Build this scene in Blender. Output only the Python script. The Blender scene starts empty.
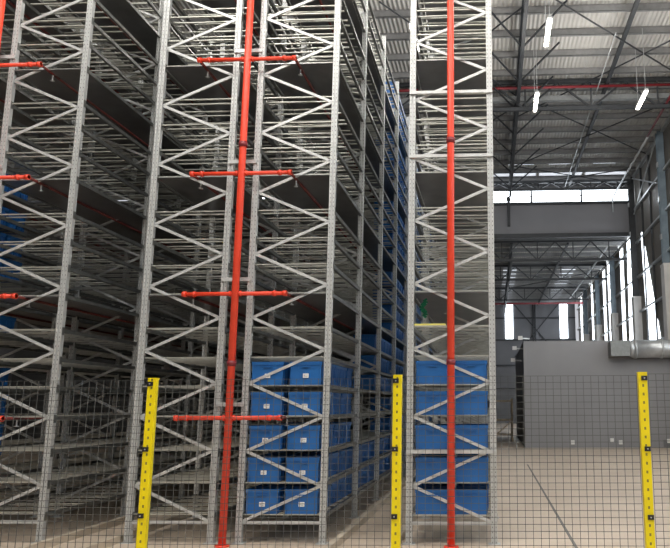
import bpy, math, random
from mathutils import Vector, Matrix
random.seed(4)
S = bpy.context.scene
COL = S.collection

# ------------------------------------------------------------------ materials
def new_mat(name):
    m = bpy.data.materials.new(name); m.use_nodes = True
    nt = m.node_tree; b = nt.nodes['Principled BSDF']
    return m, nt, b
def noise_mix(nt, b, c1, c2, scale, detail=4, lo=.35, hi=.65, stretch=None):
    tc = nt.nodes.new('ShaderNodeTexCoord'); n = nt.nodes.new('ShaderNodeTexNoise')
    n.inputs['Scale'].default_value = scale; n.inputs['Detail'].default_value = detail
    if stretch:
        mp = nt.nodes.new('ShaderNodeMapping'); mp.inputs['Scale'].default_value = stretch
        nt.links.new(tc.outputs['Object'], mp.inputs['Vector']); nt.links.new(mp.outputs['Vector'], n.inputs['Vector'])
    else: nt.links.new(tc.outputs['Object'], n.inputs['Vector'])
    r = nt.nodes.new('ShaderNodeValToRGB')
    r.color_ramp.elements[0].position = lo; r.color_ramp.elements[1].position = hi
    r.color_ramp.elements[0].color = (*c1, 1); r.color_ramp.elements[1].color = (*c2, 1)
    nt.links.new(n.outputs['Fac'], r.inputs['Fac']); nt.links.new(r.outputs['Color'], b.inputs['Base Color'])
    return r
def simple(name, c, rough=.5, metal=0., var=.12, scale=6.):
    m, nt, b = new_mat(name)
    b.inputs['Roughness'].default_value = rough; b.inputs['Metallic'].default_value = metal
    c2 = tuple(min(1, x*(1+var)) for x in c); c1 = tuple(x*(1-var) for x in c)
    noise_mix(nt, b, c1, c2, scale)
    return m
M = {}
M['beam'] = simple('galvanised_beam', (.22,.225,.215), .4, .75, .12, 7)  # shade on the unlit beam sides is partly put into this dark tone
M['galv'] = simple('galvanised_steel', (.55,.565,.56), .42, .35, .12, 9)
M['rod'] = simple('galvanised_rail', (.46,.465,.42), .38, .5, .12, 7)
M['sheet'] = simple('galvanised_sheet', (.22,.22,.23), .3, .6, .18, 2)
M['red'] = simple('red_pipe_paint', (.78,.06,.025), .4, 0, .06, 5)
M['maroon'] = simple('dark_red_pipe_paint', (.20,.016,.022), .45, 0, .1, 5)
M['yellow'] = simple('yellow_powder_coat', (.93,.74,.0), .4, 0, .04, 5)
M['black'] = simple('black_plastic', (.015,.015,.015), .5, 0, .1)
M['blue'] = simple('blue_plastic', (.010,.11,.35), .42, 0, .1, 3)
M['white'] = simple('white_plastic', (.8,.8,.78), .5, 0, .03)
M['ink'] = simple('label_ink', (.4,.4,.4), .6, 0, .03)
M['wire'] = simple('dark_mesh_wire', (.11,.115,.11), .45, .3, .1)
M['darksteel'] = simple('dark_painted_steel', (.035,.038,.042), .5, .1, .15, 3)
M['bluegrey'] = simple('blue_grey_steel', (.20,.26,.31), .45, .2, .12, 3)
M['darkclad'] = simple('dark_backdrop_cladding', (.06,.06,.06), .7, 0, .1, .5)
M['kerb'] = simple('tan_painted_kerb', (.50,.43,.34), .6, 0, .1, 3)
M['beamgrey'] = simple('mid_grey_steel', (.24,.25,.25), .5, .1, .1)
M['purlin'] = simple('grey_purlin_steel', (.20,.20,.20), .5, .1, .1)
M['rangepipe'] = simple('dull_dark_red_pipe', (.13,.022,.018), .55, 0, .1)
M['silver'] = simple('silver_steel', (.55,.57,.58), .35, .5, .08)
M['concrete'] = simple('cast_concrete', (.76,.75,.73), .8, 0, .08, 1.5)
M['boxgrey'] = simple('grey_painted_wall', (.27,.27,.28), .55, 0, .06, .6)
M['bulk'] = simple('grey_bulkhead_cladding', (.23,.23,.245), .6, 0, .06, .4)
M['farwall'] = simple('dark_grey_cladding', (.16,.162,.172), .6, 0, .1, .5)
M['timber'] = simple('pale_timber', (.55,.45,.32), .7, 0, .2, 4)
M['green'] = simple('green_plastic', (.0,.22,.10), .5, 0, .1)
M['yellowtube'] = simple('pale_yellow_edging', (.75,.70,.18), .5, 0, .05)
def ribbed(name, c1, c2, axis, period, bump=.25, rough=.5, metal=.2):
    m, nt, b = new_mat(name)
    noise_mix(nt, b, c1, c2, .8)
    b.inputs['Roughness'].default_value = rough; b.inputs['Metallic'].default_value = metal
    tc = nt.nodes.new('ShaderNodeTexCoord'); w = nt.nodes.new('ShaderNodeTexWave')
    w.bands_direction = axis; w.inputs['Scale'].default_value = 2*math.pi/20/period*2.0
    nt.links.new(tc.outputs['Object'], w.inputs['Vector'])
    bp = nt.nodes.new('ShaderNodeBump'); bp.inputs['Strength'].default_value = bump; bp.inputs['Distance'].default_value = .05
    nt.links.new(w.outputs['Fac'], bp.inputs['Height']); nt.links.new(bp.outputs['Normal'], b.inputs['Normal'])
    return m
M['roof'] = ribbed('ribbed_roof_sheet', (.56,.54,.51), (.64,.62,.58), 'X', .3, .6)
M['cladding'] = ribbed('ribbed_wall_cladding', (.16,.145,.125), (.21,.19,.165), 'Y', .3, .5)
def perforated(name, c, hole, period, hw=.006):
    m, nt, b = new_mat(name)
    b.inputs['Roughness'].default_value = .42; b.inputs['Metallic'].default_value = .35
    tc = nt.nodes.new('ShaderNodeTexCoord'); sep = nt.nodes.new('ShaderNodeSeparateXYZ')
    nt.links.new(tc.outputs['Object'], sep.inputs[0])
    def mth(op, a, bv=None, c_=None):
        n = nt.nodes.new('ShaderNodeMath'); n.operation = op
        for i, v in enumerate((a, bv, c_)):
            if v is None: continue
            if isinstance(v, (int, float)): n.inputs[i].default_value = v
            else: nt.links.new(v, n.inputs[i])
        return n.outputs[0]
    fz = mth('FRACT', mth('DIVIDE', sep.outputs['Z'], period))
    inz = mth('LESS_THAN', mth('ABSOLUTE', mth('SUBTRACT', fz, .5)), .16)
    ax = mth('ABSOLUTE', sep.outputs['X'])
    inx = mth('LESS_THAN', mth('ABSOLUTE', mth('SUBTRACT', ax, hole)), hw)
    f = mth('MULTIPLY', inz, inx)
    n = nt.nodes.new('ShaderNodeTexNoise'); n.inputs['Scale'].default_value = 8
    nt.links.new(tc.outputs['Object'], n.inputs['Vector'])
    r = nt.nodes.new('ShaderNodeValToRGB')
    r.color_ramp.elements[0].color = (*[x*.86 for x in c], 1); r.color_ramp.elements[1].color = (*[min(1,x*1.1) for x in c], 1)
    nt.links.new(n.outputs['Fac'], r.inputs['Fac'])
    mx = nt.nodes.new('ShaderNodeMix'); mx.data_type = 'RGBA'
    nt.links.new(f, mx.inputs['Factor']); nt.links.new(r.outputs['Color'], mx.inputs['A']); mx.inputs['B'].default_value = (.05,.05,.05,1)
    nt.links.new(mx.outputs['Result'], b.inputs['Base Color'])
    return m
M['upright'] = perforated('perforated_galvanised_upright', (.56,.575,.57), .022, .06, .003)
M['yellowperf'] = perforated('perforated_yellow_post', (.93,.74,.0), .004, .07, .003)
M['yellowperf'].node_tree.nodes['Principled BSDF'].inputs['Metallic'].default_value = 0
def floor_mat():
    m, nt, b = new_mat('power_floated_concrete')
    r = noise_mix(nt, b, (.49,.40,.315), (.61,.51,.41), .7, 8, .3, .7)
    b.inputs['Roughness'].default_value = .45
    tc = nt.nodes.new('ShaderNodeTexCoord'); n = nt.nodes.new('ShaderNodeTexNoise'); n.inputs['Scale'].default_value = 12; n.inputs['Detail'].default_value = 8
    nt.links.new(tc.outputs['Object'], n.inputs['Vector'])
    mr = nt.nodes.new('ShaderNodeMapRange'); mr.inputs['To Min'].default_value = .35; mr.inputs['To Max'].default_value = .6
    nt.links.new(n.outputs['Fac'], mr.inputs['Value']); nt.links.new(mr.outputs['Result'], b.inputs['Roughness'])
    return m
M['floor'] = floor_mat()
def emis(name, c, s):
    m = bpy.data.materials.new(name); m.use_nodes = True; nt = m.node_tree
    b = nt.nodes['Principled BSDF']; b.inputs['Base Color'].default_value = (*c, 1)
    b.inputs['Emission Color'].default_value = (*c, 1)
    n = nt.nodes.new('ShaderNodeTexNoise'); n.inputs['Scale'].default_value = 1.5
    tc = nt.nodes.new('ShaderNodeTexCoord'); nt.links.new(tc.outputs['Object'], n.inputs['Vector'])
    mr = nt.nodes.new('ShaderNodeMapRange'); mr.inputs['To Min'].default_value = s*.85; mr.inputs['To Max'].default_value = s*1.15
    nt.links.new(n.outputs['Fac'], mr.inputs['Value']); nt.links.new(mr.outputs['Result'], b.inputs['Emission Strength'])
    return m
M['lamp'] = emis('lit_lamp_diffuser', (1., .93, .80), 14)
M['daylight'] = emis('daylit_translucent_sheet', (.86, .93, 1.), 5.)
M['skylight'] = emis('daylit_roof_sheet', (.88, .93, 1.), .8)

# ------------------------------------------------------------------ mesh builder
class MB:
    def __init__(s): s.v = []; s.f = []; s.mi = []; s.cur = 0
    def add(s, vs, fs):
        o = len(s.v); s.v += [tuple(v) for v in vs]
        for f in fs: s.f.append(tuple(i+o for i in f)); s.mi.append(s.cur)
        return s
    def box(s, x0, x1, y0, y1, z0, z1):
        return s.add([(x0,y0,z0),(x1,y0,z0),(x1,y1,z0),(x0,y1,z0),(x0,y0,z1),(x1,y0,z1),(x1,y1,z1),(x0,y1,z1)],
              [(0,3,2,1),(4,5,6,7),(0,1,5,4),(1,2,6,5),(2,3,7,6),(3,0,4,7)])
    def bar(s, a, b, w, h, up=(0,0,1)):
        a = Vector(a); b = Vector(b); d = (b-a).normalized(); u = Vector(up)
        if abs(d.dot(u)) > .99: u = Vector((0,1,0))
        r = d.cross(u).normalized()*w/2; t = r.cross(d).normalized()*h/2
        vs = [p+q for p in (a, b) for q in (-r-t, r-t, r+t, -r+t)]
        return s.add(vs, [(0,3,2,1),(4,5,6,7),(0,1,5,4),(1,2,6,5),(2,3,7,6),(3,0,4,7)])
    def tube(s, a, b, r, n=12, r2=None):
        a = Vector(a); b = Vector(b); d = (b-a).normalized(); u = Vector((0,0,1))
        if abs(d.dot(u)) > .99: u = Vector((0,1,0))
        p = d.cross(u).normalized(); q = p.cross(d); r2 = r if r2 is None else r2
        vs = [a+(p*math.cos(t)+q*math.sin(t))*r for t in [2*math.pi*i/n for i in range(n)]]
        vs += [b+(p*math.cos(t)+q*math.sin(t))*r2 for t in [2*math.pi*i/n for i in range(n)]]
        fs = [(i, i+n, (i+1)%n+n, (i+1)%n) for i in range(n)]
        fs += [tuple(range(n)), tuple(range(2*n-1, n-1, -1))]
        return s.add(vs, fs)
    def path(s, pts, r, n=10):
        for a, b in zip(pts, pts[1:]): s.tube(a, b, r, n)
        return s
    def prism(s, poly, z0, z1):     # poly in xy, extruded z
        n = len(poly); vs = [(x,y,z0) for x,y in poly]+[(x,y,z1) for x,y in poly]
        fs = [(i,(i+1)%n,(i+1)%n+n,i+n) for i in range(n)]+[tuple(range(n-1,-1,-1)), tuple(range(n,2*n))]
        return s.add(vs, fs)
    def mesh(s, name, mats):
        me = bpy.data.meshes.new(name); me.from_pydata(s.v, [], s.f)
        if not isinstance(mats, (list, tuple)): mats = [mats]
        for m in mats: me.materials.append(m)
        me.polygons.foreach_set('material_index', s.mi); me.update()
        import bmesh
        bm = bmesh.new(); bm.from_mesh(me); bmesh.ops.recalc_face_normals(bm, faces=bm.faces); bm.to_mesh(me); bm.free()
        return me
    def build(s, name, mats, parent=None, loc=(0,0,0), smooth=False):
        me = s.mesh(name, mats)
        if smooth:
            me.polygons.foreach_set('use_smooth', [len(p.vertices) == 4 for p in me.polygons])
        return inst(name, me, parent, loc)
def inst(name, me, parent=None, loc=(0,0,0)):
    o = bpy.data.objects.new(name, me); o.location = loc; COL.objects.link(o)
    if parent: o.parent = parent
    return o
def tag(o, label=None, cat=None, group=None, kind=None):
    if label: o['label'] = label
    if cat: o['category'] = cat
    if group: o['group'] = group
    if kind: o['kind'] = kind
    return o
def empty(name, loc, label=None, cat=None, group=None):
    o = bpy.data.objects.new(name, None); o.location = loc; o.empty_display_size = .3; COL.objects.link(o)
    return tag(o, label, cat, group)
def copy_tree(o, parent=None):
    c = o.copy(); COL.objects.link(c); c.parent = parent
    for ch in CH.get(o.name, []): copy_tree(ch, c)
    return c

def ordi(n):
    names = ['first','second','third','fourth','fifth','sixth','seventh','eighth','ninth','tenth','eleventh','twelfth','thirteenth','fourteenth','fifteenth','sixteenth','seventeenth','eighteenth','nineteenth','twentieth','twenty first','twenty second']
    return names[n]
def struct(o, kindname=None): o['kind'] = 'structure'; return o
ROOF = 14.6; AROOF = 11.5; BY = 39.5; FY = 67.0; WX = 8.0; LX = -24.0; Y0 = -9.0

# ------------------------------------------------------------------ setting
struct(MB().box(LX-.3, WX+.6, Y0, FY+.5, -.2, 0).build('floor', M['floor']))
cl = struct(MB().box(LX-.3, WX+.6, Y0, BY+.3, ROOF, ROOF+.06).build('ceiling', M['roof']))
ca = struct(MB().box(LX-.3, WX+.6, BY+.3, FY+.5, AROOF, AROOF+.06).build('ceiling', M['roof']))
# purlins
ys = [21.17-1.46*k for k in range(20, 0, -1)] + [21.17+1.46*k for k in range(0, 13)]
for y in ys:
    MB().box(LX, WX, y-.035, y+.035, ROOF-.26, ROOF-.015).box(LX, WX, y-.035, y+.06, ROOF-.262, ROOF-.24).build('purlin', M['purlin'], cl)
for k in range(18):
    y = BY+1+1.5*k
    MB().box(LX, WX, y-.035, y+.035, AROOF-.24, AROOF-.015).build('purlin', M['purlin'], ca)
# translucent roof sheets
k = 1
for (x0, x1, y0, y1) in [(-3,0,37.4,38.5),(.2,2.6,37.4,38.5),(2.8,5.2,37.4,38.5),(5.4,7.7,37.4,38.5),(1.0,2.4,36.0,36.6),(3.2,4.4,36.0,36.6),(5.6,6.8,36.0,36.6)]:
    struct(MB().box(x0, x1, y0, y1, ROOF-.012, ROOF-.004).build('window_%d' % k, M['skylight'])); k += 1
for x0 in (.9, 5.2):
    struct(MB().box(x0, x0+1.0, 48.5, FY-1, AROOF-.012, AROOF-.004).build('window_%d' % k, M['skylight'])); k += 1
# left wall, far wall, bulkhead
struct(MB().box(LX-.3, LX, Y0, FY, 0, ROOF).build('wall_left', M['farwall']))
fw = struct(MB().box(LX, WX, FY, FY+.3, 0, AROOF).build('wall_far', M['farwall']))
for x in (-2.2, 3.6): pass
MB().bar((2.2, FY-.05, 6.2), (6.4, FY-.05, 11.2), .09, .09).bar((6.4, FY-.07, 6.2), (2.2, FY-.07, 11.2), .09, .09).build('wall_brace', M['darksteel'], fw)
for z in (3.2, 5.4, 7.8, 9.9):
    MB().box(LX, WX, FY-.12, FY, z-.06, z+.06).build('girt', M['darksteel'], fw)
for x in (-1.6, 3.9, 4.1): MB().box(x, x+.12, FY-.16, FY, 0, AROOF).build('wall_post', M['darksteel'], fw)
for x0 in (-5.2, 1.3, 6.5):
    w = struct(MB().box(x0, x0+.75, FY-.19, FY-.17, 7.9, 11.35).build('window_%d' % k, M['daylight'])); k += 1
    MB().box(x0-.05, x0, FY-.2, FY-.12, 7.85, 11.4).box(x0+.75, x0+.8, FY-.2, FY-.12, 7.85, 11.4).build('window_frame', M['darksteel'], w)
bh = struct(MB().box(LX, WX, BY, BY+.35, 11.25, 13.22).build('wall_bulkhead', M['bulk']))
MB().box(LX, WX, BY-.12, BY, 11.2, 11.42).build('bottom_rail', M['darksteel'], bh)
MB().box(LX, WX, BY-.10, BY, 13.14, 13.3).build('top_rail', M['darksteel'], bh)
MB().box(LX, WX, BY, BY+.3, 14.05, ROOF).build('header_panel', M['bulk'], bh)
x = -15.
while x < WX-.5:
    x1 = min(x+2.9, WX)
    w = struct(MB().box(x, x1, BY+.1, BY+.13, 13.3, 14.05).build('window_%d' % k, M['daylight'])); k += 1
    MB().box(x-.05, x+.05, BY, BY+.1, 13.3, 14.05).box(x, x1, BY+.02, BY+.1, 13.68, 13.71).build('window_frame', M['darksteel'], w)
    x += 2.9
# right wall
wr = struct(MB().box(WX+.3, WX+.4, Y0, FY, 0, ROOF).build('wall_right', M['cladding']))
for i in range(8):
    z = .9+1.95*i
    if z > ROOF: break
    MB().box(WX+.14, WX+.3, 8, BY, z-.05, z+.05).build('girt', M['silver'], wr)
    if z < AROOF: MB().box(WX+.14, WX+.3, BY, FY, z-.05, z+.05).build('girt', M['silver'], wr)
for y in (30.4, 35.2, 37.2): MB().box(WX+.2, WX+.3, y-.04, y+.04, 0, ROOF).build('sag_rod', M['darksteel'], wr)
MB().bar((WX+.05, 32.8, 12.2), (WX+.05, 38.4, 14.3), .06, .06).bar((WX+.05, 38.4, 12.2), (WX+.05, 32.8, 14.3), .06, .06).build('wall_brace', M['silver'], wr)
# translucent strips in the right wall: (y bottom0, y bottom1, y top0, y top1, z top)
strips = [(-6,-4.5,-6,-4.5,11.),(-1,.5,-1,.5,11.),(4,5.5,4,5.5,11.),(9,10.5,9,10.5,11.),(14,15.5,14,15.5,11.),(19,20.5,19,20.5,11.),(24,25.5,24,25.5,11.),(34.0, 37.4, 37.6, 37.95, 11.0), (40.6, 42.6, 39.9, 42.0, 11.4), (43.6, 44.6, 43.4, 44.4, 11.4), (48.0, 49.4, 48.0, 49.4, 11.4), (50.6, 51.6, 50.6, 51.6, 11.4),  # strips nearest the camera are unseen, added to light racks from the right
          (54.4, 55.6, 54.4, 55.6, 11.4), (57.0, 57.8, 57.0, 57.8, 11.4), (61.0, 62.4, 61.0, 62.4, 11.4), (64.0, 65.0, 64.0, 65.0, 11.4)]
for a0, a1, b0, b1, zt in strips:
    X = WX+.285
    m = MB().add([(X,a0,3.5),(X,a1,3.5),(X,b1,zt),(X,b0,zt),(X+.01,a0,3.5),(X+.01,a1,3.5),(X+.01,b1,zt),(X+.01,b0,zt)],
                 [(0,1,2,3),(7,6,5,4),(0,4,5,1),(1,5,6,2),(2,6,7,3),(3,7,4,0)])
    struct(m.build('window_%d' % k, M['daylight'])); k += 1
struct(MB().box(LX, -.6, 34.3, 34.5, 0, 12.2).build('wall_middle', M['darkclad']))  # assumed partition, added so the gaps behind the racks stay dark
bw = struct(MB().box(LX, 0, Y0-.3, Y0, 0, ROOF).box(0, WX+.4, Y0-.3, Y0, 8.5, ROOF).build('wall_back', M['farwall']))  # unseen wall, shaped so outside light enters only on the right
# expansion joint and guide kerbs
struct(MB().box(.972, 1.01, 8.0, 20.9, 0, .004).build('trim_1', simple('joint_sealant', (.16,.15,.14), .8)))
for i, xk in enumerate((-5.48, -4.76, -1.93, -1.2)):
    struct(MB().box(xk-.035, xk+.035, 8.3, 33, 0, .09).build('trim_%d' % (i+2), M['kerb']))

# ------------------------------------------------------------------ wall columns
colY = [32.2, 39.0, 46.2, 53.0, 60.0]
coldesc = ['blue grey steel column on tall pale concrete pedestal at right edge, nearest camera',
           'dark steel column on pale concrete pedestal at the end of the grey bulkhead',
           'blue grey steel column on concrete pedestal, first one beyond the bulkhead along right wall',
           'blue grey steel column on concrete pedestal, second one beyond the bulkhead along right wall',
           'farthest visible steel column on concrete pedestal along the windowed right wall']
for i, y in enumerate(colY):
    top = ROOF-.05 if y < BY else AROOF-.05
    t = empty('wall_column', (WX-.05+(.06 if i == 0 else 0), y, 0), coldesc[i], 'column', 'columns along the right wall')
    zt = 8.1 if i == 0 else 7.6
    ped = MB().box(-.08, .34, -.3, .3, 0, zt).box(-.1, .34, -.32, .32, zt-.12, zt)
    ped.build('concrete_pedestal', M['concrete'], t)
    mt = M['darksteel'] if i == 1 else M['bluegrey']
    st = MB().box(-.04, .26, -.16, -.14, zt, top).box(-.04, .26, .14, .16, zt, top).box(.1, .12, -.15, .15, zt, top).box(-.06, .3, -.24, .24, zt, zt+.04)
    st.build('steel_post', mt, t)
    for z in (9.4, 11.2, 12.9):
        if z < top: MB().box(-.09, -.04, -.12, .12, z-.12, z+.12).build('bracket', M['silver'], t)

# ------------------------------------------------------------------ roof trusses
def truss_mesh(L, d, n, axis):
    """chords + W web; returns three builders"""
    def P(a, z, off=0): return (a, off, z) if axis == 'x' else (off, a, z)
    top = MB().bar(P(0,0), P(L,0), .15, .15); bot = MB().bar(P(0,-d), P(L,-d), .13, .13)
    webs = []
    s = L/n
    for i in range(n):
        a = i*s
        webs.append(MB().bar(P(a,-.05), P(a+s/2,-d), .07, .07)); webs.append(MB().bar(P(a+s/2,-d), P(a+s,-.05), .07, .07))
        webs.append(MB().bar(P(a+s/2,-d), P(a+s/2,-.05), .06, .06))
    return top, bot, webs
def truss(loc, L, d, n, axis, label, group='roof trusses'):
    t = empty('roof_truss', loc, label, 'truss', group)
    top, bot, webs = truss_mesh(L, d, n, axis)
    top.build('top_chord', M['darksteel'], t); bot.build('bottom_chord', M['darksteel'], t)
    for w in webs: w.build('web_member', M['darksteel'], t)
    return t
truss((-13, 26.4, ROOF-.14), 21, 1.15, 8, 'x', 'long dark lattice truss crossing the roof behind the red main pipe')
truss((-13, 38.7, ROOF-.32), 21, .45, 14, 'x', 'shallow dark lattice truss just in front of the clerestory glazing above the bulkhead')
truss((1.15, 10, ROOF-.32), 28.9, .7, 16, 'y', 'dark lattice truss running away from camera just right of the last rack')
truss((-13, 40.6, AROOF-.25), 21, 1.15, 10, 'x', 'dark lattice truss just behind and under the grey bulkhead')
truss((-13, 48.0, AROOF-.25), 21, 1.0, 10, 'x', 'dark lattice truss halfway along the low far roof')
truss((-13, 57.5, AROOF-.25), 21, 1.0, 10, 'x', 'farthest dark lattice truss before the far end wall')
truss((1.25, 41, AROOF-.25), 25, .9, 14, 'y', 'dark lattice truss running away under the low far roof')
tag(MB().bar((4.8, 8, ROOF-.34), (4.6, BY-.1, ROOF-.34), .13, .14).build('roof_rafter', M['darksteel']), 'dark straight rafter running away under the right half of the roof', 'rafter')
tag(MB().box(-13, WX, 26.85, 27.05, 13.88, 14.08).build('box_beam', M['beamgrey']), 'long pale blue grey beam crossing under the roof behind the red main pipe', 'beam')
tag(MB().bar((4.6, 41, AROOF-.33), (4.4, FY-.1, AROOF-.33), .12, .12).build('roof_rafter', M['darksteel']), 'dark straight rafter under the low far roof beyond the bulkhead', 'rafter')
def rod(a, b, label):
    tag(MB().tube(a, b, .03, 8).build('tie_rod', M['darksteel']), label, 'tie rod', 'diagonal roof tie rods')
zr = ROOF-.36
rod((1.3, 29.2, zr), (7.8, 21.2, zr), 'long dark diagonal tie rod crossing the roof from lower left, ahead of main truss')
rod((1.3, 19.3, zr-.06), (7.8, 26.0, zr-.06), 'dark diagonal tie rod rising left to right ahead of the main truss')
rod((1.3, 27.2, zr-.02), (7.9, 34.2, zr-.02), 'dark diagonal tie rod behind the main truss heading to the right wall')
rod((1.3, 35.6, zr-.08), (7.9, 27.4, zr-.08), 'dark diagonal tie rod behind the main truss heading back toward the tall racks')
rod((1.1, 20.6, zr), (-3.4, 27.0, zr), 'dark diagonal tie rod above the rack with the central red pipe')
rod((1.1, 27.0, zr-.06), (-3.4, 20.0, zr-.06), 'second dark tie rod crossing above the rack with the central red pipe')
rod((1.1, 28.2, zr), (-3.4, 35.0, zr), 'dark tie rod beyond the main truss left of the lattice')
rod((1.3, 35.8, zr), (7.8, 39.2, zr), 'short dark tie rod just in front of the clerestory glazing')
rod((1.3, 39.2, zr-.07), (7.8, 36.2, zr-.07), 'short dark tie rod crossing near the clerestory glazing')
rod((1.3, 49, AROOF-.4), (7.8, 56.5, AROOF-.4), 'tie rod under the low far roof heading right')
rod((1.3, 56.5, AROOF-.45), (7.8, 49, AROOF-.45), 'tie rod under the low far roof heading left')
for i in range(7):
    y = 20.0+2.6*i
    tag(MB().bar((1.1, y+1.9, 13.6), (-.35, y, 14.3), .05, .05).build('knee_brace', M['darksteel']), 'dark knee brace left of the long lattice truss, %s counting away from camera' % ordi(i), 'brace', 'knee braces on the long lattice truss')
    tag(MB().bar((1.2, y+1.9, 13.6), (2.5, y+.4, 14.3), .05, .05).build('knee_brace', M['darksteel']), 'dark knee brace right of the long lattice truss, %s counting away from camera' % ordi(i), 'brace', 'knee braces on the long lattice truss')
# pipes in roof
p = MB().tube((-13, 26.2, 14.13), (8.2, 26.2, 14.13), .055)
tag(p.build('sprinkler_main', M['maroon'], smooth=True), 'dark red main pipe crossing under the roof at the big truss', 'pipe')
p = MB().tube((7.05, 22, 13.5), (7.05, 30, 13.5), .05)
tag(p.build('sprinkler_pipe', M['maroon'], smooth=True), 'dark red pipe running along under the roof near right wall', 'pipe')
p = MB().tube((7.05, 30.01, 13.45), (7.05, 39.3, 13.45), .05).tube((7.05, 39.3, 13.45), (7.05, 39.3, 12.6), .04)
tag(p.build('conduit_pipe', M['silver'], smooth=True), 'silver pipe running under the roof to the bulkhead near right wall', 'pipe')
p = MB().tube((4.3, 22, 14.05), (4.3, 39.3, 14.05), .018)
tag(p.build('conduit_pipe', M['silver'], smooth=True), 'thin silver conduit under the middle of the right hand roof', 'pipe')
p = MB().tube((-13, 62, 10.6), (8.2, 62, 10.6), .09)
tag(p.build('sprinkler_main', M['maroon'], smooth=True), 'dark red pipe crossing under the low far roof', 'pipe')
p = MB().tube((6.9, 41, 10.9), (6.9, 62, 10.9), .05)
tag(p.build('sprinkler_pipe', M['silver'], smooth=True), 'silver pipe running away under the low far roof by the right wall', 'pipe')
t = MB().box(.98, 1.14, BY-.35, BY-.15, 11.85, 13.6).box(.93, 1.19, BY-.4, BY, 13.4, 13.5)
tag(t.build('hanging_strut', M['darksteel']), 'dark steel strut hanging in front of the grey bulkhead', 'strut')

# ------------------------------------------------------------------ grey block room with duct, floodlights
t = empty('block_room', (1.3, 28.93, 0), 'plain grey box shaped room standing on the floor by the right wall', 'room')
MB().box(0, 6.6, 0, .2, 0, 4.28).build('front_wall', M['boxgrey'], t)
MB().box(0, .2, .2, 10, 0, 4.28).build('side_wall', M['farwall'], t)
MB().box(.2, 6.6, .2, 10, 4.1, 4.26).build('roof_slab', M['boxgrey'], t)
for x, z in ((1.9, .2), (3.46, .28), (3.8, .2), (5.7, .25)):
    MB().box(x-.07, x+.07, -.06, 0, z-.07, z+.09).build('wall_socket', M['white'], t)
MB().box(5.5, 6.5, -.05, 0, .02, .3).build('access_panel', M['farwall'], t)
t = empty('ventilation_duct', (4.75, 28.5, 3.9), 'silver ventilation duct running along the top of the grey block room', 'duct')
MB().prism([(0,-.28),(.75,-.28),(.75,.42),(0,.42)], -.3, .3).build('elbow_box', M['beam'], t)
MB().tube((.75,0,0), (.95,0,0), .30, 24, .37).tube((.95,0,0),(1.05,0,0), .39, 24).build('reducer', M['silver'], t, smooth=True)
MB().tube((1.05,0,0), (3.4,0,0), .36, 28).build('round_duct', M['silver'], t, smooth=True)
MB().tube((2.0,0,0), (2.08,0,0), .40, 28).build('collar', M['galv'], t, smooth=True)
for (x, y, z, lb) in ((1.17, 28.8, 4.4, 'small white lamp on the top corner of the grey block room'),
                   (.95, 29.6, 4.05, 'small white floodlight on bracket beside the dark side of the grey room'),
                   (.9, 30.4, 3.6, 'small white fitting, lowest of three at the corner of the grey room')):
    t = empty('floodlight', (x, y, z), lb, 'light fitting', 'white fittings at the corner of the grey room')
    MB().box(-.07, .07, -.08, .06, -.06, .06).box(-.09,.09,-.1,-.08,-.08,.08).build('lamp_head', M['white'], t)
    MB().bar((0,.05,0), (.38, .12, -.02), .05, .05).build('bracket', M['silver'], t)
# timber store beyond
t = empty('timber_rack', (.52, 34, 0), 'pale timber shelving frame seen in the gap left of the grey room', 'shelving')
for x in (-.42, .38):
    for y in (0, 1.2): MB().box(x, x+.07, y, y+.07, 0, 2.0).build('post', M['timber'], t)
for z in (.25, .95, 1.85): MB().box(-.42, .45, 0, 1.27, z, z+.07).build('shelf', M['timber'], t)
MB().bar((-.38,.03,.3),(.4,.03,.95),.05,.06).build('brace', M['timber'], t)
tag(MB().box(-1.6, -.1, 36, 38, 0, 2.3).box(-1.65,-.05,35.95,38.05,2.3,2.36).build('dark_cabinet', M['farwall']), 'dark grey cabinet on the floor behind the timber shelving', 'cabinet')

# ------------------------------------------------------------------ ceiling lamps
def lamp(x, y, z, label):
    t = empty('linear_lamp', (x, y, z), label, 'lamp', 'hanging linear lamps')
    MB().box(-.065, .065, 0, 1.5, .0, .07).box(-.05, .05, .2, 1.3, .07, .11).build('housing', M['silver'], t)
    MB().prism([(-.055,.03),(.055,.03),(.055,1.47),(-.055,1.47)], -.035, 0).build('diffuser', M['lamp'], t)
    for yy in (.15, 1.35): MB().tube((0,yy,.09), (0,yy,ROOF-.27-z), .008, 6).build('cable', M['silver'], t)
    l = bpy.data.lights.new('lamp_light', 'POINT'); l.shadow_soft_size = .12; l.energy = LAMP*((2.5 if x < -3 else 1.6) if y < 6 else .95); l.color = (1,.965,.91)
    o = bpy.data.objects.new('lamp_light', l); o.location = (0,.75,-.2); o.parent = t; COL.objects.link(o)
LAMP = 260
lamp(1.67, 17.5, 12.0, 'bright hanging linear lamp at top of roof, nearest one right of the racks')
lamp(1.62, 22.1, 12.0, 'bright hanging linear lamp just below the red main pipe, beside the lattice truss')
lamp(5.24, 22.1, 12.0, 'bright hanging linear lamp at the right below the red main pipe')
lamp(-2.1, 17.6, 12.0, 'bright hanging linear lamp peeking out left of the single rack with central red pipe')
for i, (x, y) in enumerate([(6.6,17.0),(1.67,12.5),(5.24,12.5),(-2.1,5.5),(1.67,5.5),(-5.9,4.5),(-2.1,1.2),(1.67,1.2),(-5.9,1.2),(-2.1,-3.2),(-5.9,-3.2),(1.67,-3.2),(5.24,5.5)]):  # unseen lamps added beyond the frame as fill for racks and hall
    lamp(x, y, 12.0, 'added hanging fill lamp out of frame above the space ahead of the racks')

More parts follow.
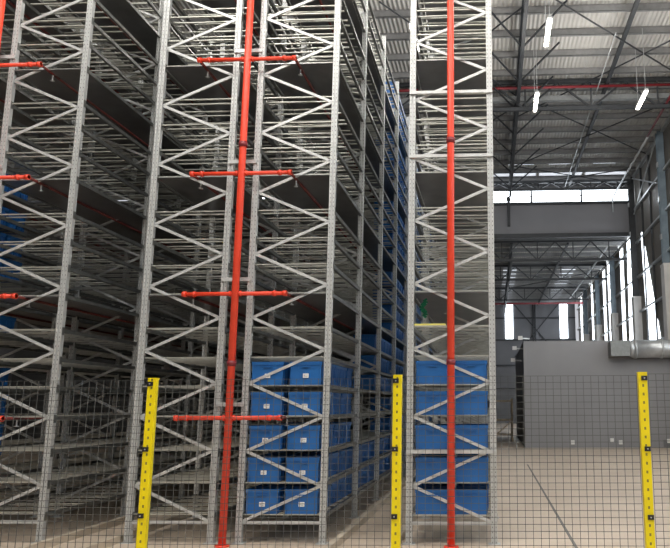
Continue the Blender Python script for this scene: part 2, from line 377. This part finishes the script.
# ------------------------------------------------------------------ storage racks
LEV = [.33,.72,1.12,1.55,1.94,2.31,2.70,3.16,3.55,3.91,4.30,4.80,5.19,5.56,5.93,6.44,6.83,7.2,7.57,8.08,8.47,8.84]
BAR = [3.16,4.80,6.44,8.08]
NB = 12; BAY = 2.05; HW = .53; TOP = 9.15; FR = 9.05
up = MB()
# omega section upright: front web with centre groove, flanges going back
for x0, x1, y0, y1 in [(-.038,-.010,0,.004),(.010,.038,0,.004),(-.010,.010,.014,.018),(-.012,-.008,0,.018),(.008,.012,0,.018),(-.040,-.036,0,.07),(.036,.040,0,.07),(-.040,-.025,.066,.07),(.025,.040,.066,.07)]:
    up.box(x0, x1, y0, y1, 0.01, TOP)
up_me = up.mesh('upright', M['upright'])
foot_me = MB().box(-.075,.075,-.03,.11,0,.012).mesh('foot_plate', M['galv'])
beam_me = MB().box(-.02,.02,.03,BAY-.0,-.024,.024).box(-.0435,-.0405,.012,.066,-.06,.045).box(.0405,.0435,.012,.066,-.06,.045).mesh('beam', M['beam'])
shelf_mb = MB()
RODY = []
for j in range(5): RODY += [.05+.41*j, .05+.41*j+.15]
for yy in RODY: shelf_mb.box(-HW+.03, HW-.03, yy-.015, yy+.015, .011, .026)
shelf_me = shelf_mb.mesh('shelf', M['rod'])
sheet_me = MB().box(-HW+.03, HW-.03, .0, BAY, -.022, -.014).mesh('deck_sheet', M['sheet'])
def brace_list(side):
    out = []; z = .27; s = side
    while z+.43 < TOP:
        out.append(((s*(HW-.038), z), (-s*(HW-.038), z+.43))); z += .43; s = -s
    return out
def make_rack(name, side):
    t = empty(name, (0, FR, 0))
    parts = []
    def A(o): parts.append(o); return o
    for f in range(NB+1):
        for s in (-1, 1):
            u = A(inst('upright', up_me, t, (s*HW, f*BAY, 0)))
            if f < 3: inst('foot_plate', foot_me, u)
    up_mb = None
    bl = brace_list(side); n = 0; rest = MB()
    for f in range(NB+1):
        for (x0,z0),(x1,z1) in bl:
            y = f*BAY+.031
            if n < 100:
                MB().bar((x0,y,z0),(x1,y,z1),.036,.022,(0,1,0) ).build('brace', M['galv'], t); n += 1
            else: rest.bar((x0,y,z0),(x1,y,z1),.036,.022,(0,1,0))
    tag(rest.build('brace', M['galv'], t), kind='stuff')
    MB().box(-HW, HW, .03, .06, .23, .27).build('bottom_rail', M['galv'], t)
    n = 0; rest = MB()
    for f in range(NB):
        for z in LEV:
            for s in (1, -1):
                if n < 100: inst('beam', beam_me, t, (s*(HW), f*BAY+.0, z)); n += 1
                else: rest.box(s*HW-.02, s*HW+.02, f*BAY+.03, (f+1)*BAY, z-.024, z+.024)
    tag(rest.build('beam', M['beam'], t), kind='stuff')
    n = 0; rest = MB()
    for f in range(NB):
        for z in LEV:
            if n < 100: inst('shelf', shelf_me, t, (0, f*BAY, z)); n += 1
            else:
                for yy in RODY: rest.box(-HW+.03, HW-.03, f*BAY+yy-.015, f*BAY+yy+.015, z+.011, z+.026)
    tag(rest.build('shelf', M['rod'], t), kind='stuff')
    for f in range(NB):
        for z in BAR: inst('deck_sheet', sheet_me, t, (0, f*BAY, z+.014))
    return t
rL = make_rack('storage_rack', -1)          # zigzag starts low on the left
rR = make_rack('storage_rack', 1)
CH = {}
for o in list(bpy.data.objects):
    if o.parent: CH.setdefault(o.parent.name, []).append(o)
def place(t, x, label):
    t.location.x = x; tag(t, label, 'rack', 'tall galvanised storage racks'); return t
rackB2 = place(rL, -2.67, 'tall steel rack holding labelled blue bins, left of the open aisle')
rackB1 = place(rR, -4.09, 'tall empty steel rack left of the long red pipe with crossbars')
rackA = place(copy_tree(rL), -6.29, 'tall empty steel rack at left side of picture, left of the dark aisle')
rackC = place(copy_tree(rR), -.525, 'tall single steel rack with red pipe up its middle and bins below')
rackD = place(copy_tree(rR), -7.68, 'steel rack at left picture edge, behind the leftmost red pipe')
for z in (1.12, 5.03, 5.95):
    MB().box(-HW-.04, HW+.04, -.03, -.002, z-.021, z+.021).build('tie_bar', M['galv'], rackC)
for z in (1.72, 3.36, 5.0, 6.64, 8.3):
    MB().box(HW-.03, HW+.34+.03, -.025, -.002, z-.025, z+.025).build('tie_bar', M['galv'], rackB1)
    MB().box(HW-.03, HW+.34+.03, -.025, -.002, z-.025, z+.025).build('tie_bar', M['galv'], rackD)

# ------------------------------------------------------------------ sprinkler pipework in racks
def sprinkler(x, spans, label, off=0):
    t = empty('sprinkler_riser', (x, 8.88, 0), label, 'sprinkler pipe', 'red sprinkler risers')
    MB().tube((0,0,0), (0,0,10.5), .047, 20).build('riser', M['red'], t, smooth=True)
    MB().tube((0,0,0), (0,0,.02), .09, 20).build('floor_flange', M['red'], t, smooth=True)
    for z in (2.2, 5.15, 8.): MB().tube((0,0,z), (0,0,z+.07), .058, 20).build('coupling', M['maroon'], t, smooth=True)
    for z in spans:
        a, b = -.7+off, .68+off
        br = MB().tube((a,-.0,z), (b,-.0,z), .027, 14).build('branch', M['red'], t, smooth=True)
        for ca_, cb_ in ((a,a+.05),(b-.05,b),(-.08,-.055),(.055,.08),(b-.18,b-.14),(a+.14,a+.18)): MB().tube((ca_,0,z),(cb_,0,z),.037,14).build('coupling', M['red'], br, smooth=True)
        for e in (a+.02, b-.02):
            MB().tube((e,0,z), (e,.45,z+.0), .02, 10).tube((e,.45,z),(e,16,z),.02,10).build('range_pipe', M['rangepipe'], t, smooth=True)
            hd = MB().tube((e,.3,z), (e,.3,z-.11), .010, 8).tube((e,.3,z-.10),(e,.3,z-.107),.03,12)
            hd.build('sprinkler_head', M['silver'], t)
    return t
SP = (1.55, 3.14, 4.78, 6.43, 8.06)
sprinkler(-3.335, (1.55, 3.14, 4.78, 6.43, 8.06), 'long red vertical pipe with crossbars between the two left of aisle racks', -.0)
sprinkler(-6.95, SP, 'red vertical pipe with crossbars at the left picture edge')
sprinkler(-.52, (), 'red vertical pipe without crossbars up the middle of the single rack')

# ------------------------------------------------------------------ blue bins
def bin_meshes():
    w, d, h = .215, .19, .30
    m = MB()
    def ring(sx, sy, z): return [(-sx,-sy,z),(sx,-sy,z),(sx,sy,z),(-sx,sy,z)]
    rings = [ring(w*.9, d*.9, 0), ring(w*.94, d*.94, h-.045), ring(w*.98, d*.98, h-.045), ring(w, d, h), ring(w*.93, d*.93, h), ring(w*.86, d*.86, .01)]
    o = []
    for r in rings: o += r
    fs = [(0,3,2,1)]
    for i in range(5):
        for j in range(4): fs.append((i*4+j, i*4+(j+1)%4, (i+1)*4+(j+1)%4, (i+1)*4+j))
    fs.append((20,21,22,23)); m.add(o, fs)
    # ribs under the rim and corner gussets
    for s in (-1, 1):
        for x in (-.17, -.1, 0, .1, .17): m.box(x-.004, x+.004, s*d*.92-.008, s*d*.92+.008, h-.09, h-.045)
        for y in (-.12, 0, .12): m.box(s*w*.92-.008, s*w*.92+.008, y-.004, y+.004, .01, h-.045)
        for q in (-1, 1): m.box(s*w*.9-.012, s*w*.9+.006, q*d*.9-.01, q*d*.9+.004, .0, h-.045)
    # hand grip on the front
    m.box(-.06, .06, -d*.97-.012, -d*.95, h-.075, h-.062)
    bme = m.mesh('storage_bin', M['blue'])
    l = MB().box(-.036, .036, -d*.955-.006, -d*.93, .09, .145); l.cur = 1
    for a, b, z0, z1 in ((-.026,-.012,.102,.132),(-.006,.004,.118,.132),(.010,.026,.118,.132),(-.006,.026,.102,.110)): l.box(a, b, -d*.955-.008, -d*.955-.004, z0, z1)
    lme = l.mesh('label', [M['white'], M['ink']])
    return bme, lme
bin_me, lab_me = bin_meshes()
shelfname = {0:'lowest', 1:'second', 2:'third', 3:'fourth', 4:'fifth', 5:'sixth', 6:'seventh'}
ORD = ['front','second','third','fourth','fifth']
nb = 0
def bin_at(rx, col, bay, j, lev, label, group, lab=False):
    global nb
    x = rx+(-.25 if col == 0 else .25); y = FR+bay*BAY+.125+.41*j+.09; z = LEV[lev]+.027
    o = inst('storage_bin', bin_me, None, (x+random.uniform(-.006,.006), y, z)); o.rotation_euler.z = random.uniform(-.012,.012)
    tag(o, label, 'bin', group); nb += 1
    if lab: inst('label', lab_me, o)
    return o
for lev in range(5):
    for c in (0, 1):
        for j in range(5):
            sd = 'left' if c == 0 else 'right'
            if j == 0: lb = 'blue bin with white sticker, %s one of the pair on the %s shelf up' % (sd, ordi(lev))
            else: lb = 'blue bin, %s in %s row, %s shelf up, rack left of aisle' % (ordi(j), sd, ordi(lev))
            bin_at(-2.67, c, 0, j, lev, lb, 'blue bins in the first bay of the rack left of the aisle', j == 0)
for lev in (0, 1):
    for j in range(5):
        for c in (0, 1):
            bin_at(-2.67, c, 1, j, lev, 'blue bin in second bay, %s from front of bay, %s shelf up, %s side' % (ordi(j), ordi(lev), 'aisle' if c else 'inner'), 'blue bins in the second bay')
for lev in (0, 1, 4, 5, 6):
    for j in range(5):
        bin_at(-2.67, 1, 2, j, lev, 'blue bin in third bay along aisle, %s of its bay, %s shelf up' % (ordi(j), ordi(lev)), 'blue bins in the third bay')
for lev in range(5):
    for c in (0, 1):
        for j in range(2):
            lb = 'plain blue bin, %s %s, %s shelf up, single rack with red pipe' % ('left' if c == 0 else 'right', 'front' if j == 0 else 'rear', ordi(lev))
            bin_at(-.525, c, 0, j, lev, lb, 'blue bins in the single rack')
for lev in (0,1,2,3,4,6,8,9,10,11):
    for j in range(3):
        bin_at(-7.68, 1, 0, j, lev, 'dark blue bin %s at far left picture edge, %s shelf up' % (('at front', 'set back', 'deeper in')[j], ordi(lev)), 'blue bins at the left picture edge')
stuff = MB()
for bay in range(3, NB):
    for lev in range(len(LEV)):
        for j in range(5):
            if nb < 300 and lev < 21:
                bin_at(-2.67, 1, bay, j, lev, 'blue bin in %s bay along aisle, %s of its bay, %s shelf up' % (ordi(bay), ordi(j), ordi(lev)), 'blue bins far along the aisle')
            else:
                x = -2.67+.25; y = FR+bay*BAY+.215+.41*j; z = LEV[lev]+.027
                stuff.box(x-.205, x+.205, y-.175, y+.175, z, z+.25).box(x-.225, x+.225, y-.19, y+.19, z+.25, z+.30)
tag(stuff.build('storage_bins', M['blue']), 'wall of stacked blue bins filling the far end of the rack along the aisle', 'bins', None, 'stuff')

# small coloured things in the single rack
tag(MB().box(-1.02, -.60, 9.085, 9.115, 2.727, 2.752).build('yellow_strip', M['yellowtube']), 'pale yellow strip on a shelf of the single rack left of its red pipe', 'strip')
g = MB(); pts = [(-.92+.03*math.sin(i*.9), 9.4, 2.88+.024*i) for i in range(11)]
for a, b in zip(pts, pts[1:]): g.bar(a, b, .06, .02, (0,1,0))
tag(g.build('green_strap', M['green']), 'crumpled green strap hanging inside the single rack below a deck sheet', 'strap')

# ------------------------------------------------------------------ safety fence
FYY = 6.0
t = empty('safety_fence', (-.8, FYY, 0), 'low safety fence of dark wire mesh with yellow posts in front of the racks', 'fence')
PX = [-5.03, -2.93, -.805, 1.26, 3.38]; PZ = [1.93, 1.935, 1.95, 1.962, 1.965]
for i, (x, z) in enumerate(zip(PX, PZ)):
    x -= -.8
    p = MB().box(-.036, .036, -.03, .03, .01, z).build('post', M['yellowperf'], t, (x, 0, 0))
    p['label'] = 'yellow post'
    MB().box(-.038,.038,-.032,.032,z,z+.006).build('post_cap', M['yellow'], p)
    MB().box(-.08,.08,-.08,.08,0,.012).build('base_plate', M['yellow'], p)
    for zc in (z-.045, 1.34, .80, .2):
        cx = -.012 if i < 3 else 0.01
        c = MB().box(cx-.024, cx+.024, -.043, -.03, zc-.019, zc+.019).build('clip', M['black'], p)
        MB().tube((cx,-.048,zc),(cx,-.042,zc),.006,10).build('bolt', M['silver'], c)
for i in range(4):
    x0 = PX[i]+.8+.05; x1 = PX[i+1]+.8-.05; zt = min(PZ[i], PZ[i+1])-.01
    m = MB(); w = .0018
    n = round((x1-x0)/.0635)
    for a in range(n+1):
        x = x0+(x1-x0)*a/n; m.box(x-w, x+w, -.006, -.002, .08, zt)
    n = round((zt-.08)/.055)
    for a in range(n+1):
        z = .08+(zt-.08)*a/n; m.box(x0, x1, -.002, .002, z-w, z+w)
    m.build('mesh_panel', M['wire'], t)

# ------------------------------------------------------------------ world, camera, view
W = bpy.data.worlds.new('world'); S.world = W; W.use_nodes = True
nt = W.node_tree; bg = nt.nodes['Background']
tc = nt.nodes.new('ShaderNodeTexCoord'); sp = nt.nodes.new('ShaderNodeSeparateXYZ'); nt.links.new(tc.outputs['Generated'], sp.inputs[0])
rp = nt.nodes.new('ShaderNodeValToRGB'); rp.color_ramp.elements[0].position = .48; rp.color_ramp.elements[0].color = (.45,.43,.40,1)
rp.color_ramp.elements[1].position = .55; rp.color_ramp.elements[1].color = (.95,.98,1.05,1)
mr = nt.nodes.new('ShaderNodeMapRange'); mr.inputs['From Min'].default_value = -1
nt.links.new(sp.outputs['Z'], mr.inputs['Value']); nt.links.new(mr.outputs['Result'], rp.inputs['Fac']); nt.links.new(rp.outputs['Color'], bg.inputs['Color'])
bg.inputs['Strength'].default_value = .6

cam = bpy.data.cameras.new('camera'); co = bpy.data.objects.new('camera', cam); COL.objects.link(co)
cam.sensor_width = 36; cam.sensor_fit = 'HORIZONTAL'; cam.lens = 700/670*36
cam.shift_x = -(462-335)/670; cam.shift_y = (282-274)/670
cam.clip_start = .05; cam.clip_end = 300
P = math.radians(9.97); Yw = math.radians(2.42)
co.location = (0, 0, 1.7); co.rotation_euler = (Matrix.Rotation(Yw,3,'Z') @ Matrix.Rotation(math.pi/2+P,3,'X') @ Matrix.Rotation(math.radians(-.22),3,'Z')).to_euler()
S.camera = co
S.view_settings.view_transform = 'Standard'; S.view_settings.look = 'None'
S.view_settings.exposure = 0.0; S.view_settings.gamma = 1; S.view_settings.use_curve_mapping = False
